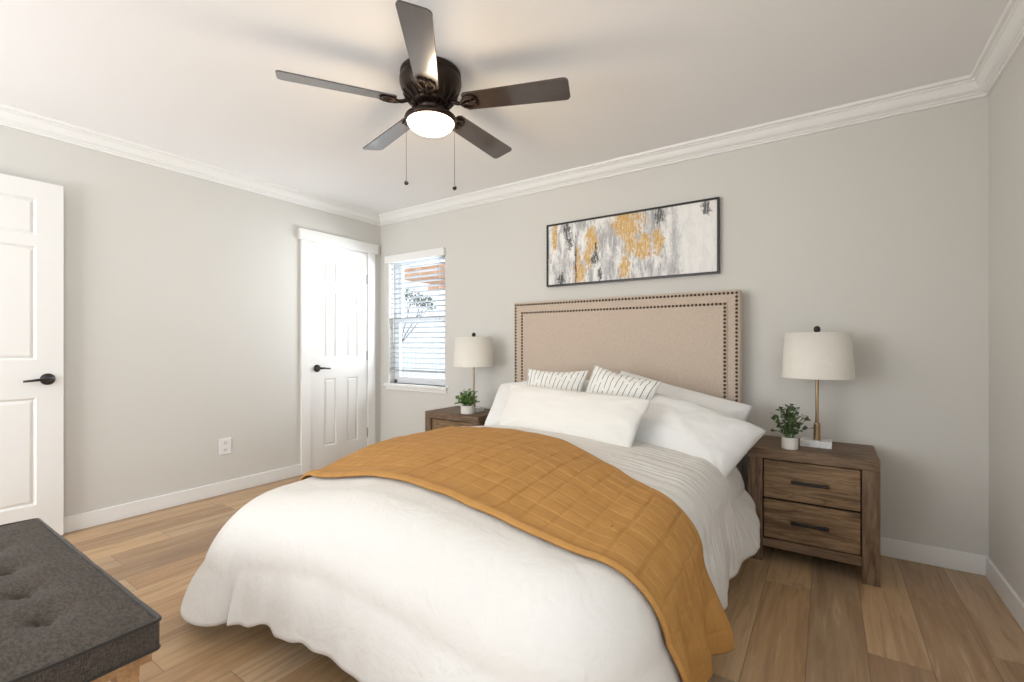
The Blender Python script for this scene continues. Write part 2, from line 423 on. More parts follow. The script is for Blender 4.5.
# craftsman casing of the closet door and of the hall doorway
cw, ct = .085, .018
struct('trim_5', B((XL, XL+ct, 2.298, 2.384, 0, 2.03), (XL, XL+ct, 2.998, 3.088, 0, 2.03), (XL, XL+ct+.010, 2.280, 3.118, 2.03, 2.125)), M_trim, bevel=.002)
struct('trim_6', B((XL-.085, XL, DY0, DY0+.010, 0, DZ), (XL-.085, XL, DY1-.006, DY1, 0, DZ), (XL-.085, XL, DY0, DY1, DZ-.008, DZ)), M_trim)
struct('trim_7', B((XL, XL+ct, HY0-.08, HY0+.005, 0, 2.055), (XL, XL+ct, HY1-.004, HY1+.0, 0, 2.055), (XL, XL+ct, HY0-.1, HY1+.08, 2.055, 2.15)), M_trim)

# back window: frame, sashes, glass, stool and apron
w = thing('window_1', ((WX0+WX1)/2, YB+.09, WZ0), None, None); w['kind'] = 'structure'
yf0, yf1 = YB+.075, YB+.135
obj('window_frame', B((WX0, WX0+.035, yf0, yf1, WZ0, WZ1), (WX1-.035, WX1, yf0, yf1, WZ0, WZ1), (WX0, WX1, yf0, yf1, WZ0, WZ0+.035), (WX0, WX1, yf0, yf1, WZ1-.035, WZ1)), M_sash, w, bevel=.002)
zm = 1.36
obj('upper_sash', B((WX0+.035, WX0+.07, yf0+.03, yf1, zm-.01, WZ1-.035), (WX1-.07, WX1-.035, yf0+.03, yf1, zm-.01, WZ1-.035), (WX0+.07, WX1-.07, yf0+.03, yf1, zm-.01, zm+.03), (WX0+.07, WX1-.07, yf0+.03, yf1, WZ1-.07, WZ1-.035)), M_sash, w, bevel=.002)
obj('lower_sash', B((WX0+.035, WX0+.072, yf0, yf0+.03, WZ0+.035, zm+.03), (WX1-.072, WX1-.035, yf0, yf0+.03, WZ0+.035, zm+.03), (WX0+.072, WX1-.072, yf0, yf0+.03, zm-.012, zm+.03), (WX0+.072, WX1-.072, yf0, yf0+.03, WZ0+.035, WZ0+.065)), M_sash, w, bevel=.002)
obj('glass', B((WX0+.07, WX1-.07, yf1-.02, yf1-.016, zm, WZ1-.07), (WX0+.07, WX1-.07, yf0+.012, yf0+.016, WZ0+.08, zm)), M_glass, w)
obj('window_sill', B((WX0-.045, WX1+.04, YB-.035, YB, WZ0-.028, WZ0), (WX0, WX1, YB-.002, yf0, WZ0-.028, WZ0), (WX0-.03, WX1+.025, YB-.014, YB, WZ0-.062, WZ0-.028)), M_trim, w, bevel=.003)
# front window, out of view, added to let the fill light in
w2 = thing('added_window_2', ((FX0+FX1)/2, YF-.07, FZ0), None, None); w2['kind'] = 'structure'
fr = [(a, b, YF-.12, YF-.06, FZ0, FZ1) for a, b in ((FX0, FX0+.05), (FX1-.05, FX1), (-2.225, -2.175))]+[(FX0, FX1, YF-.12, YF-.06, FZ0, FZ0+.05), (FX0, FX1, YF-.12, YF-.06, FZ1-.05, FZ1)]
obj('window_frame', B(*fr), M_sash, w2)
obj('glass', B((FX0+.05, FX1-.05, YF-.1, YF-.095, FZ0+.05, FZ1-.05)), M_glass, w2)

# right window behind the camera's view, added to brighten the left side
w3 = thing('added_window_3', (XR+.09, (RY0+RY1)/2, RZ0), None, None); w3['kind'] = 'structure'
fr = [(XR+.06, XR+.12, a, b, RZ0, RZ1) for a, b in ((RY0, RY0+.05), (RY1-.05, RY1), (-.525, -.475))]+[(XR+.06, XR+.12, RY0, RY1, RZ0, RZ0+.05), (XR+.06, XR+.12, RY0, RY1, RZ1-.05, RZ1)]
obj('window_frame', B(*fr), M_sash, w3)
obj('glass', B((XR+.08, XR+.085, RY0+.05, RY1-.05, RZ0+.05, RZ1-.05)), M_glass, w3)

# ------------------------------------------------------------ window blind
bl = thing('window_blind', ((WX0+WX1)/2, YB+.03, WZ0+.1), 'white slatted horizontal blind lowered over the small window beside the closet door', 'window blind')
obj('valance', B((WX0-.035, WX1+.008, YB-.030, YB+.0, 1.935, 2.005), (WX0+.004, WX1-.004, YB, YB+.05, 1.94, 1.985)), M_trim, bl, bevel=.003)
bm = bmesh.new()
nz = 22; ztop, zbot = 1.925, .895
for i in range(nz):
    z = ztop - (ztop-zbot)*i/(nz-1)
    Mx = Matrix.Translation((0, YB+.032, z)) @ Matrix.Rotation(radians(-9), 4, 'X')
    box(bm, WX0+.008, WX1-.008, -.024, .024, -.0013, .0013, Mx)
obj('slats', bm, M_slat, bl)
obj('bottom_rail', B((WX0+.006, WX1-.006, YB+.007, YB+.057, .860, .878)), M_slat, bl, bevel=.003)
bm = bmesh.new()
for xx in (WX0+.12, (WX0+WX1)/2, WX1-.12):
    for yy in (YB+.006, YB+.058): tube(bm, [(xx, yy, 1.94), (xx, yy, .87)], .0012, 5)
obj('ladder_cord', bm, M_slat, bl)
bm = bmesh.new(); tube(bm, [(WX0+.07, YB-.006, 1.93), (WX0+.075, YB-.008, 1.15)], .004, 8); obj('tilt_wand', bm, M_plastic, bl, smooth=True)

# ------------------------------------------------------------ outlet
ot = thing('wall_outlet', (XL+.001, 1.691, .30), 'white electrical outlet plate low on the left wall', 'outlet')
ox = XL
bm = B((ox, ox+.006, 1.648, 1.734, .296, .415)); obj('cover_plate', bm, M_plastic, ot, bevel=.003)
for z in (.330, .384):
    bm = bmesh.new(); lathe(bm, [(.0165, 0), (.0165, .002)], n=24, M=Matrix.Translation((ox+.006, 1.691, z)) @ Matrix.Rotation(pi/2, 4, 'Y'))
    s = obj('socket', bm, paint('socket_plastic', (.78, .78, .77), .4, 0), ot)
    obj('slot', B((ox+.008, ox+.0084, 1.684, 1.686, z-.004, z+.005), (ox+.008, ox+.0084, 1.696, 1.698, z-.004, z+.005), (ox+.008, ox+.0084, 1.6895, 1.6925, z-.011, z-.008)), M_dark, s)

# ------------------------------------------------------------ framed painting
ax0, ax1, az0, az1 = -1.795, -.557, 1.570, 2.046
pt = thing('framed_painting', ((ax0+ax1)/2, YB, az0), 'long abstract canvas of white, grey and gold brushwork in a thin black frame', 'painting')
fw = .012
obj('frame', B((ax0, ax1, YB-.038, YB-.002, az0, az0+fw), (ax0, ax1, YB-.038, YB-.002, az1-fw, az1), (ax0, ax0+fw, YB-.038, YB-.002, az0+fw, az1-fw), (ax1-fw, ax1, YB-.038, YB-.002, az0+fw, az1-fw)), M_black, pt)
obj('canvas', B((ax0+fw, ax1-fw, YB-.028, YB-.004, az0+fw, az1-fw)), M_art, pt)

# ------------------------------------------------------------ ceiling fan
FXc, FYc = -1.565, 1.62
fan = thing('ceiling_fan', (FXc, FYc, H), 'dark bronze five-blade ceiling fan with a lit frosted bowl', 'ceiling fan')
def fl(prof, name, mat, smooth=True, n=48):
    bm = bmesh.new(); lathe(bm, prof, FXc, FYc, 0, n); return obj(name, bm, mat, fan, smooth=smooth)
fl([(.132, 2.42), (.142, 2.415), (.144, 2.402), (.138, 2.396), (.140, 2.388), (.146, 2.380), (.146, 2.362), (.138, 2.335), (.124, 2.31), (.108, 2.292), (.100, 2.285), (.099, 2.278)], 'motor_housing', M_bronze)
fl([(.094, 2.285), (.094, 2.266), (.080, 2.258), (.060, 2.252), (.056, 2.235), (.058, 2.222), (.075, 2.216), (.105, 2.210), (.120, 2.203), (.124, 2.192), (.120, 2.183), (.112, 2.180)], 'switch_housing', M_bronze)
fl([(.112, 2.186), (.110, 2.176), (.100, 2.160), (.082, 2.147), (.058, 2.138), (.030, 2.133), (.002, 2.132)], 'light_bowl', M_bowl)
# ribs and cast ornament round the hub
bm = bmesh.new()
for k in range(20):
    a = 2*pi*k/20
    tube(bm, [(FXc+r*cos(a+s), FYc+r*sin(a+s), z) for r, z, s in ((.128, 2.318, 0), (.118, 2.296, .06), (.102, 2.279, .12), (.088, 2.262, .18), (.066, 2.250, .24))], .0045, 6)
obj('cast_ornament', bm, M_bronze, fan, smooth=True)
R0, R1 = .165, .660
for k in range(5):
    a = radians(21+72*k); pitch = radians(-14)
    M4 = Matrix.Translation((FXc, FYc, 2.262)) @ Matrix.Rotation(a, 4, 'Z') @ Matrix.Rotation(pitch, 4, 'X')
    bm = bmesh.new()
    pts = []
    w0, w1, rr = .052, .064, .022
    outline = [(R0, -w0+.012), (R0+.012, -w0)]
    for j in range(7):
        t = -pi/2+pi/2*j/6; outline.append((R1-rr+rr*cos(t), -w1+rr+rr*sin(t)))
    for j in range(7):
        t = pi/2*j/6; outline.append((R1-rr+rr*cos(t), w1-rr+rr*sin(t)))
    outline += [(R0+.012, w0), (R0, w0-.012)]
    lo = [bm.verts.new((x, y, -.003)) for x, y in outline]; hi = [bm.verts.new((x, y, .003)) for x, y in outline]
    bm.faces.new(lo[::-1]); bm.faces.new(hi)
    for i in range(len(lo)): bm.faces.new((lo[i], lo[(i+1) % len(lo)], hi[(i+1) % len(lo)], hi[i]))
    o = obj('fan_blade', bm, M_blade, fan, world_coords=False); o.matrix_local = Matrix.Translation(-Vector((FXc, FYc, H))) @ M4
    # scrolled blade iron, sub-part of the blade
    bm = bmesh.new()
    tube(bm, [(.085, 0, .012), (.11, 0, .004), (.135, 0, -.006), (.16, 0, -.010)], [.010, .009, .009, .008], 8)
    for s in (-1, 1):
        tube(bm, [(.15, 0, -.010), (.165, s*.022, -.010), (.19, s*.038, -.009), (.215, s*.036, -.009), (.232, s*.018, -.009), (.222, s*.004, -.009), (.205, s*.010, -.009), (.208, s*.020, -.009)], [.007, .006, .0055, .005, .005, .0045, .004, .003], 8)
        lathe(bm, [(.006, -.013), (.006, -.004)], .215, s*.034, 0, 10)
    tube(bm, [(.16, 0, -.010), (.195, 0, -.010), (.235, 0, -.009)], [.007, .006, .004], 8)
    ir = obj('blade_iron', bm, M_bronze, o, world_coords=False, smooth=True)
for dx, dy, zb, lx in ((-.100, -.062, 1.905, 'a'), (.092, .066, 1.880, 'b')):
    px, py = FXc+dx, FYc+dy
    bm = bmesh.new(); z = 2.195
    tube(bm, [(px, py, z), (px, py, zb)], .0011, 6)
    c = obj('pull_chain', bm, M_bronze, fan)
    bm = bmesh.new(); ball(bm, (px, py, zb-.010), .0105, 1.0); obj('knob', bm, M_black, c, smooth=True)
fl_l = lamp('fan_bulb', 'POINT', 8, (1, .80, .56), (FXc, FYc, 2.08), (0, 0, 0), shadow_soft_size=.10)

# ------------------------------------------------------------ bed: headboard, rails, legs
CX = -1.23
HX0, HX1, HZ = -2.045, -.425, 1.452
bed = thing('bed', (CX, 2.0, 0), 'bed with a tall beige upholstered headboard edged in double rows of nailheads', 'bed')
bm = B((HX0, HX1, 3.045, 3.145, .15, HZ))
hb = obj('headboard', bm, M_head, bed, bevel=.012, seg=4)
# raised inner panel edge (a welt between the border and the field)
HI = .070
bm = bmesh.new()
box(bm, HX0+HI, HX1-HI, 3.036, 3.047, .16, HZ-HI)
obj('inner_panel', bm, M_head, hb, bevel=.006, seg=3)
nail_bm = bmesh.new(); ball(nail_bm, (0, 0, 0), .0082, 1.0, 10, 6)
M_nail = N('antique_nailhead', .35, (.10, .07, .045), .9).m
pos = []
def row(x, z0, z1, y):
    n = round((z1-z0)/.0235); return [(x, y, z0+(z1-z0)*i/n) for i in range(n+1)]
for ins, y in ((.020, 3.0425), (HI+.014, 3.0345)):
    pos += row(HX0+ins, .60, HZ-ins, y)+row(HX1-ins, .60, HZ-ins, y)
    n = round((HX1-HX0-2*ins)/.0235); pos += [(HX0+ins+(HX1-HX0-2*ins)*i/n, y, HZ-ins) for i in range(1, n)]
vis = sorted((p for p in pos if p[2] > .72), key=lambda p: hypot(p[0], p[1]))
near, far = vis[:100], vis[100:]+[p for p in pos if p[2] <= .72]
first = None
for p in near:
    if first is None:
        first = obj('nailhead', nail_bm, M_nail, hb, world_coords=False, smooth=True); o = first
    else:
        o = first.copy(); C.objects.link(o); o.parent = hb
    o.location = Vector(p)-orgof(hb); 
bm = bmesh.new()
for p in far: ball(bm, p, .0082, 1.0, 8, 5)
props(obj('nailhead_trim', bm, M_nail, hb, smooth=True), kind='stuff')
for s, nm in ((-1, 0), (1, 0)):
    xx = CX+s*.70
    obj('side_rail', B((xx-.015, xx+.015, 1.08, 3.05, .17, .27)), M_bedwood, bed)
obj('foot_rail', B((CX-.70, CX+.70, 1.08, 1.11, .17, .27)), M_bedwood, bed)
for xx in (CX-.66, CX+.66):
    for yy in (1.14, 2.9): obj('leg', B((xx-.03, xx+.03, yy-.03, yy+.03, 0, .17)), M_bedwood, bed)
obj('slat_base', B((CX-.69, CX+.69, 1.11, 3.03, .25, .27)), M_bedwood, bed)
mt = obj('mattress', B((CX-.70, CX+.70, 1.13, 3.03, .27, .455)), M_mattress, None, bevel=.06, seg=5, loc=(CX, 2.0, .27))
props(mt, 'thick white mattress on the bed frame under the white duvet', 'mattress')

# ------------------------------------------------------------ duvet surface
IX0, IX1, IY = CX-.70, CX+.70, 1.09        # inner footprint where the top starts to roll over
RC = .08                                   # corner radius of the inner footprint
YH = 2.72                                  # head end
LS = YH-(IY+RC); LC = pi/2*RC; LF = (IX1-IX0)-2*RC
PT = 2*LS+2*LC+LF
def footprint(p):
    """right side from the head, round the foot, to the head on the left; returns x,y,nx,ny"""
    if p < LS: return IX1, YH-p, 1, 0
    p -= LS
    if p < LC:
        a = -p/RC; return IX1-RC+RC*cos(a), IY+RC+RC*sin(a), cos(a), sin(a)
    p -= LC
    if p < LF: return IX1-RC-p, IY, 0, -1
    p -= LF
    if p < LC:
        a = -pi/2-p/RC; return IX0+RC+RC*cos(a), IY+RC+RC*sin(a), cos(a), sin(a)
    p -= LC
    return IX0, IY+RC+p, -1, 0
PLEATS = [1.0]
def ztop(x, y):
    z = .592 + .058*(1-min(1, ((x-CX)/.72)**2)) - .05*(1-sst(1.0, 1.75, y)) - .045*(1-sst(.1, .6, hypot(x-IX0, y-IY))) - .06*sst(2.28, 2.62, y)
    z += .006*noise.noise(Vector((x*3, y*3, 1))) + .003*noise.noise(Vector((x*8, y*8, 4)))
    # pleats between the throw and the pillows on the right
    q = sst(-.95, -.62, x)*sst(1.55, 1.75, y)*(1-sst(2.5, 2.7, y))
    z += .0020*PLEATS[0]*q*sin(y*118+2.2*sin(y*23)+x*3)
    return z
def RR(p):
    k = sst(LS-.15, LS+LC+.1, p); c = gs(p, PC2, .22)
    l = sst(PC2+.3, PC2+.8, p)
    c = gs(p, PC2, .075)
    return .17+.03*k-.03*l+.055*c, .18+.06*k-.03*l+.03*c
PC1 = LS+LC/2; PC2 = LS+LC+LF+LC/2          # corner centres along p
def gs(x, m, s): return exp(-((x-m)/s)**2)
def hem(p):
    # height of the hem above the floor
    pts = [(0, .30), (.10, .27), (.30, .19), (.75, .12), (1.2, .10), (LS-.1, .12), (PC1, .09), (LS+LC+.25, .16), (LS+LC+.75, .19), (LS+LC+LF-.45, .175), (LS+LC+LF-.25, .150),
           (LS+LC+LF-.06, .095), (PC2-.02, .075), (PC2+.04, .09), (PC2+.12, .12), (PC2+.3, .12), (PT, .14)]
    return interp(p, pts) + .006*sin(p*31)
def flare(p):
    f = .035 + .075*gs(p, .27, .17) + .05*gs(p, PC1, .2) - .055*gs(p, PC2-.075, .014) + .025*gs(p, PC2-.105, .02) + .02*gs(p, PC2-.5, .4)
    return f
def ripple(p, t):
    foot = sst(LS+LC*.5, LS+LC+.15, p)*(1-sst(PC2-.12, PC2, p))
    r = foot*(.008*sin(p*21+1.3*sin(p*7))+.0025*sin(p*53+2)+.008*sin(p*11))*t**1.1
    side = (1-sst(LS-.25, LS, p))
    r += side*(.004*sin(p*41+2*sin(p*9))+.008*sin(p*17))*t
    head = (1-sst(1.0, 1.2, p))*sst(.12, .3, p)
    r += PLEATS[0]*head*.0035*(1-.75*t)*sin((YH-p)*118+2.2*sin((YH-p)*23)+1.5)*min(1, t*3+.4)
    left = sst(PC2+.05, PC2+.3, p)
    r += left*.012*sin(p*22)*t
    return r
def arc(p): return pi/2*sum(RR(p))/2
def S(p, u, straight=0):
    """point on the rolled edge (u<=ARC) and hanging skirt (u>ARC); u is measured outward and down"""
    x, y, nx, ny = footprint(p)
    if straight > 0: x, y, nx, ny = IX1, YH-p, 1, 0
    if straight < 0: x, y, nx, ny = IX0, YH-(PT-p), -1, 0
    zt = ztop(x, y)
    hz = hem(p)
    RH, RV = RR(p); ARC = arc(p)
    if u < ARC:
        a = u/ARC*pi/2; out = RH*sin(a); z = zt-RV*(1-cos(a)); t = .12*a/(pi/2)**1
        out += ripple(p, .1)*sst(0, ARC, u)
    else:
        d = u-ARC; Ls = max(.05, zt-RV-hz); t = d/Ls
        z = zt-RV-d
        out = RH + flare(p)*t**(1.25-.35*gs(p, PC2, .12)) + ripple(p, .1+.9*min(t, 1.1)) + .012*sin(min(t, 1)*pi)
    out += (.015+.095*gs(p, PC2+.01, .085))*max(0, (zt-z)/(zt-hz))**1.15*(gs(p, PC2+.01, .085))
    wr = .005*noise.noise(Vector((p*6, z*5, 3)))+.002*noise.noise(Vector((p*18, z*9, 7)))
    out += wr
    return Vector((x+nx*out, y+ny*out, z))
bm = bmesh.new()
NP = 900; NT, NS_ = 26, 40
cols = []
YS = 1.75
for i in range(NP+1):
    p = PT*i/NP
    x, y, nx, ny = footprint(p)
    sx, sy = CX, max(y, YS) if (p < LS or p > PT-LS) else YS
    if p < LS or p > PT-LS: sy = max(YS, y)
    c = []
    for j in range(NT):
        f = j/NT
        xx, yy = sx+(x-sx)*f, sy+(y-sy)*f
        c.append(Vector((xx, yy, ztop(xx, yy))))
    Lk = arc(p)+max(.05, ztop(x, y)-RR(p)[1]-hem(p))
    for j in range(NS_+1): c.append(S(p, Lk*j/NS_))
    cols.append([bm.verts.new(v) for v in c])
for a, b in zip(cols, cols[1:]):
    for j in range(len(a)-1): bm.faces.new((a[j], a[j+1], b[j+1], b[j]))
bmesh.ops.remove_doubles(bm, verts=bm.verts, dist=.0004)
bmesh.ops.recalc_face_normals(bm, faces=bm.faces)
if sum(f.normal.z*f.calc_area() for f in bm.faces) < 0: bmesh.ops.reverse_faces(bm, faces=bm.faces)
dv = obj('duvet', bm, M_duvet, None, smooth=True, loc=(CX, 1.8, .1))
sm = dv.modifiers.new('thick', 'SOLIDIFY'); sm.thickness = .012; sm.offset = -1
props(dv, 'white linen duvet draped over the whole bed down to near the floor', 'duvet')

# ------------------------------------------------------------ mustard quilted throw
def soft(x, pts):
    t = 0
    for k in range(-4, 5):
        q = x+k*.03
        if q <= pts[0][0]: t += pts[0][1]; continue
        if q >= pts[-1][0]: t += pts[-1][1]; continue
        for (a, va), (b, vb) in zip(pts, pts[1:]):
            if q <= b: t += va+(vb-va)*(q-a)/(b-a); break
    return t/9
def yhead(s): return soft(s, [(-1.1, 2.26), (-.7, 2.20), (-.35, 2.13), (0, 2.07), (.16, 2.02), (.47, 1.81), (.7, 1.655), (.83, 1.635), (.97, 1.67), (1.3, 1.68)])
def yfoot(s): return soft(s, [(-1.1, 1.27), (-.7, 1.24), (-.5, 1.21), (-.35, 1.20), (0, 1.18), (.25, 1.155), (.42, 1.135), (.6, 1.11), (.75, 1.115), (.9, 1.165), (1.1, 1.22), (1.3, 1.30)])
def bedpt(s, y):
    if abs(s) <= .70: return Vector((CX+s, y, ztop(CX+s, y)))
    if s > 0: return S(YH-y, s-.70, 1)
    return S(PT-(YH-y), -s-.70, -1)
def throwpt(s, v):
    y = yfoot(s)+(yhead(s)-yfoot(s))*v
    q = bedpt(s, y)
    if s > 1.0:  # the hanging head-side corner kicks outward
        k = sst(1.0, 1.27, s)
        q.x += .060*k*sst(.72, 1.0, v)-.012*k*gs(v, .72, .08); q.x += .014*k*sin(v*14)
    return q
PLEATS[0] = 0.0
SA, SB = -1.12, 1.265
NU, NV = 420, 200
eps = .004
rows = []
for i in range(NU+1):
    s = SA+(SB-SA)*i/NU
    r = []
    for j in range(NV+1):
        v = j/NV
        q = throwpt(s, v)
        du = throwpt(s+eps, v)-throwpt(s-eps, v); dv_ = throwpt(s, min(1, v+.01))-throwpt(s, max(0, v-.01))
        n = du.cross(dv_).normalized()
        # quilting: squares ~9 cm, stitched lines sink in
        cu = abs(((s/.092) % 1)-.5)*2; cv = abs(((v*11+.5) % 1)-.5)*2
        lu = 1-(1-min(1, (1-cu)*6.5))**2; lv = 1-(1-min(1, (1-cv)*6.5))**2
        ed_ = min(1, v*12, (1-v)*12, (s-SA)*10, (SB-s)*10)
        hgt = .010+.0075*(min(lu, lv)*ed_+.5*(1-ed_))
        hgt += .012*gs(v, .025, .03)
        hgt += .003*noise.noise(Vector((s*9, v*12, 9)))
        r.append(q+n*hgt)
    rows.append(r)
bm = bmesh.new()
V = [[bm.verts.new(q) for q in r] for r in rows]
for a, b in zip(V, V[1:]):
    for j in range(NV): bm.faces.new((a[j], b[j], b[j+1], a[j+1]))
th = obj('quilted_throw', bm, M_throw, None, smooth=True, loc=(CX, 1.8, .15))
sm = th.modifiers.new('thick', 'SOLIDIFY'); sm.thickness = .010; sm.offset = -1
props(th, 'mustard yellow square-quilted throw laid across the middle of the bed', 'throw blanket')

# ------------------------------------------------------------ pillows
def pillow(name, label, mat, tl, tr, bl_, br, thick, nrm=None, seam=.0, seed=0, cat='pillow', group=None, pinch=.05, nu=56, nv=40, wr=1.0, ear=0):
    tl, tr, bl_, br = map(Vector, (tl, tr, bl_, br))
    ex = ((tr-tl)+(br-bl_)).normalized(); ez = ((tl-bl_)+(tr-br)).normalized()
    n = ex.cross(ez).normalized()                       # faces the viewer side
    if n.y > 0: n = -n
    bm = bmesh.new(); uvl = bm.loops.layers.uv.new('uv')
    def pt(u, v, side):
        # edges pulled in between the corners
        pu = pinch*(1-abs(2*u-1)**2.2); pv = pinch*(1-abs(2*v-1)**2.2)
        uu = .5+(u-.5)*(1-pv*1.0); vv = .5+(v-.5)*(1-pu*1.6)
        c8 = (abs(2*u-1)*abs(2*v-1))**6; uu = .5+(uu-.5)*(1-.035*c8); vv = .5+(vv-.5)*(1-.05*c8)
        q = bl_*(1-uu)*(1-vv)+br*uu*(1-vv)+tl*(1-uu)*vv+tr*uu*vv
        e = (1-abs(2*u-1)**2.6)*(1-abs(2*v-1)**2.6)
        t = thick*.5*max(0, e)**.55
        t *= 1+.18*noise.noise(Vector((u*2.5, v*2.5, seed)))
        w = wr*(.006*noise.noise(Vector((u*7, v*6, seed+3)))+.003*noise.noise(Vector((u*16, v*14, seed+5))))
        # radiating creases into the corners
        for cu, cv in ((0, 0), (1, 0), (0, 1), (1, 1)):
            d = hypot(u-cu, v-cv); ang = math.atan2(v-cv, u-cu)
            w += wr*.0045*sin(ang*13+seed)*exp(-(d/.28)**2)*min(1, d*8)
        edge = min(1, e*6)
        return q+n*(t+w*edge)*side + n*.012*noise.noise(Vector((u*3, v*3, seed+11)))*1.0
    us = [(.5-.5*cos(pi*i/nu)*(.35)-(.5-i/nu)*.65) for i in range(nu+1)]
    vs_ = [(.5-.5*cos(pi*i/nv)*(.35)-(.5-i/nv)*.65) for i in range(nv+1)]
    F = [[bm.verts.new(pt(u, v, 1)) for v in vs_] for u in us]
    K = [[F[i][j] if i in (0, nu) or j in (0, nv) else bm.verts.new(pt(us[i], vs_[j], -1)) for j in range(nv+1)] for i in range(nu+1)]
    for G, fl_ in ((F, 0), (K, 1)):
        for i in range(nu):
            for j in range(nv):
                idx = [(i, j), (i+1, j), (i+1, j+1), (i, j+1)]
                if fl_: idx = idx[::-1]
                f = bm.faces.new([G[a][b] for a, b in idx])
                for lp, (a, b) in zip(f.loops, idx): lp[uvl].uv = (us[a], vs_[b])
    bmesh.ops.recalc_face_normals(bm, faces=bm.faces)
    base = (bl_+br)/2
    o = obj(name, bm, mat, None, smooth=True, loc=base)
    props(o, label, cat, group); return o
# back pair against the headboard
pillow('bed_pillow', 'white sleeping pillow rearmost on the right, leaning on the headboard', M_pillow, (-1.13, 2.93, .965), (-.325, 2.88, .785), (-1.18, 2.82, .60), (-.40, 2.70, .52), .17, seed=1, pinch=.05)
pillow('bed_pillow', 'white sleeping pillow on the left, showing past the end of the long cream pillow', M_pillow, (-1.96, 2.74, .842), (-1.25, 2.80, .90), (-1.88, 2.42, .56), (-1.22, 2.50, .60), .16, seed=2, pinch=.03)
pillow('bed_pillow', 'plump white sleeping pillow front right, its corner hanging over the nightstand edge', M_pillow, (-.98, 2.74, .875), (-.230, 2.60, .700), (-.98, 2.38, .60), (-.395, 2.30, .480), .22, seed=3, pinch=.045, wr=1.3)
# striped pair
pillow('striped_pillow', 'white throw pillow with thin dark stripes, left of the pair behind the long pillow', M_stripe, (-1.66, 2.64, .972), (-1.215, 2.66, .972), (-1.62, 2.46, .62), (-1.22, 2.46, .62), .13, seed=4, pinch=.10)
pillow('striped_pillow', 'white throw pillow with thin dark stripes, tilted right one of the pair', M_stripe, (-1.185, 2.66, 1.008), (-.745, 2.60, .925), (-1.26, 2.46, .66), (-.84, 2.42, .60), .13, seed=5, pinch=.09)
pillow('lumbar_pillow', 'long cream lumbar pillow lying in front of all the others', M_lumbar, (-1.675, 2.45, .880), (-.725, 2.35, .845), (-1.65, 2.28, .625), (-.775, 2.15, .598), .15, seed=6, pinch=.035, nu=80, wr=.7)

# ------------------------------------------------------------ nightstands
def nightstand(loc, label):
    t = thing('nightstand', loc, label, 'nightstand', None)
    X, D, Z = .275, .40, .585
    def P(name, boxes, mat, par=t, bev=.003):
        return obj(name, B(*boxes), mat, par, world_coords=False, bevel=bev)
    P('top', [(-X, X, 0, D, Z-.052, Z)], M_ns_x)
    for s in (-1, 1):
        for y0 in (0, D-.05):
            a = sorted((s*X, s*(X-.068))); P('leg', [(a[0], a[1], y0, y0+.05, 0, Z-.052)], M_ns_z)
        a = sorted((s*(X-.006), s*(X-.024))); P('side_panel', [(a[0], a[1], .05, D-.05, .085, Z-.052)], M_ns_side)
    P('bottom_rail', [(-X+.068, X-.068, .004, .024, .078, .122)], M_ns_x)
    P('back_panel', [(-X+.068, X-.068, D-.02, D-.008, .085, Z-.052)], M_ns_x)
    P('carcass', [(-X+.068, X-.068, .022, D-.05, .11, .125), (-X+.068, X-.068, .030, .034, .12, Z-.052)], M_dark, bev=0)
    for z0, z1 in ((.127, .323), (.333, .527)):
        d = P('drawer', [(-X+.073, X-.073, .008, .028, z0, z1)], M_ns_dr)
        zc = (z0+z1)/2+.004
        bm = bmesh.new(); box(bm, -.080, .080, -.026, -.015, zc-.0075, zc+.0075)
        for s in (-1, 1): box(bm, s*.066-.005, s*.066+.005, -.017, .009, zc-.004, zc+.004)
        obj('handle', bm, M_black, d, world_coords=False, bevel=.0015)
    return t
NSX = .205-.275
nightstand((NSX, 2.728, 0), 'weathered brown two-drawer nightstand standing to the right of the bed')
nightstand((-2.425, 2.728, 0), 'weathered brown two-drawer nightstand left of the bed, mostly hidden behind it')
NSZ = .585
# ------------------------------------------------------------ table lamps
def table_lamp(loc, label, bx):
    t = thing('table_lamp', loc, label, 'lamp')
    bm = bmesh.new(); box(bm, bx-.07, bx+.07, -.05, .05, 0, .034); obj('base', bm, M_marble, t, world_coords=False, bevel=.002)
    bm = bmesh.new(); lathe(bm, [(.020, .034), (.020, .038), (.0155, .040), (.0155, .118), (.013, .124), (.0075, .127), (.0075, .46), (.0095, .462), (.0095, .47)], n=24)
    tube(bm, [(.0, -.012, .105), (.0, -.034, .105)], .0035, 8); ball(bm, (0, -.036, .105), .006)
    obj('stem', bm, M_brass, t, world_coords=False, smooth=False)
    bm = bmesh.new(); z0, z1, r0, r1 = .362, .600, .165, .148; n = 64
    lathe(bm, [(r0, z0), (r1, z1), (r1-.003, z1), (r0-.003, z0), (r0, z0)], n=n, cap=False)
    s = obj('lamp_shade', bm, M_shade, t, world_coords=False, smooth=False)
    for p in s.data.polygons: p.use_smooth = True
    bm = bmesh.new()
    for k in range(3):
        a = 2*pi*k/3+.4; tube(bm, [(0, 0, .588), (r1*cos(a)*.99, r1*sin(a)*.99, .596)], .0018, 6)
    tube(bm, [(0, 0, .47), (0, 0, .60)], .003, 8)
    obj('harp', bm, M_brass, t, world_coords=False)
    bm = bmesh.new(); lathe(bm, [(.004, .60), (.012, .604), (.0155, .614), (.0155, .624), (.010, .633), (.002, .636)], n=20)
    obj('finial', bm, M_black, t, world_coords=False, smooth=True)
    return t
table_lamp((-.043, 2.945, NSZ), 'brass stick lamp with linen drum shade on the right nightstand', -.005)
table_lamp((-2.368, 2.945, NSZ), 'brass stick lamp with linen drum shade on the left nightstand beside the window', 0)
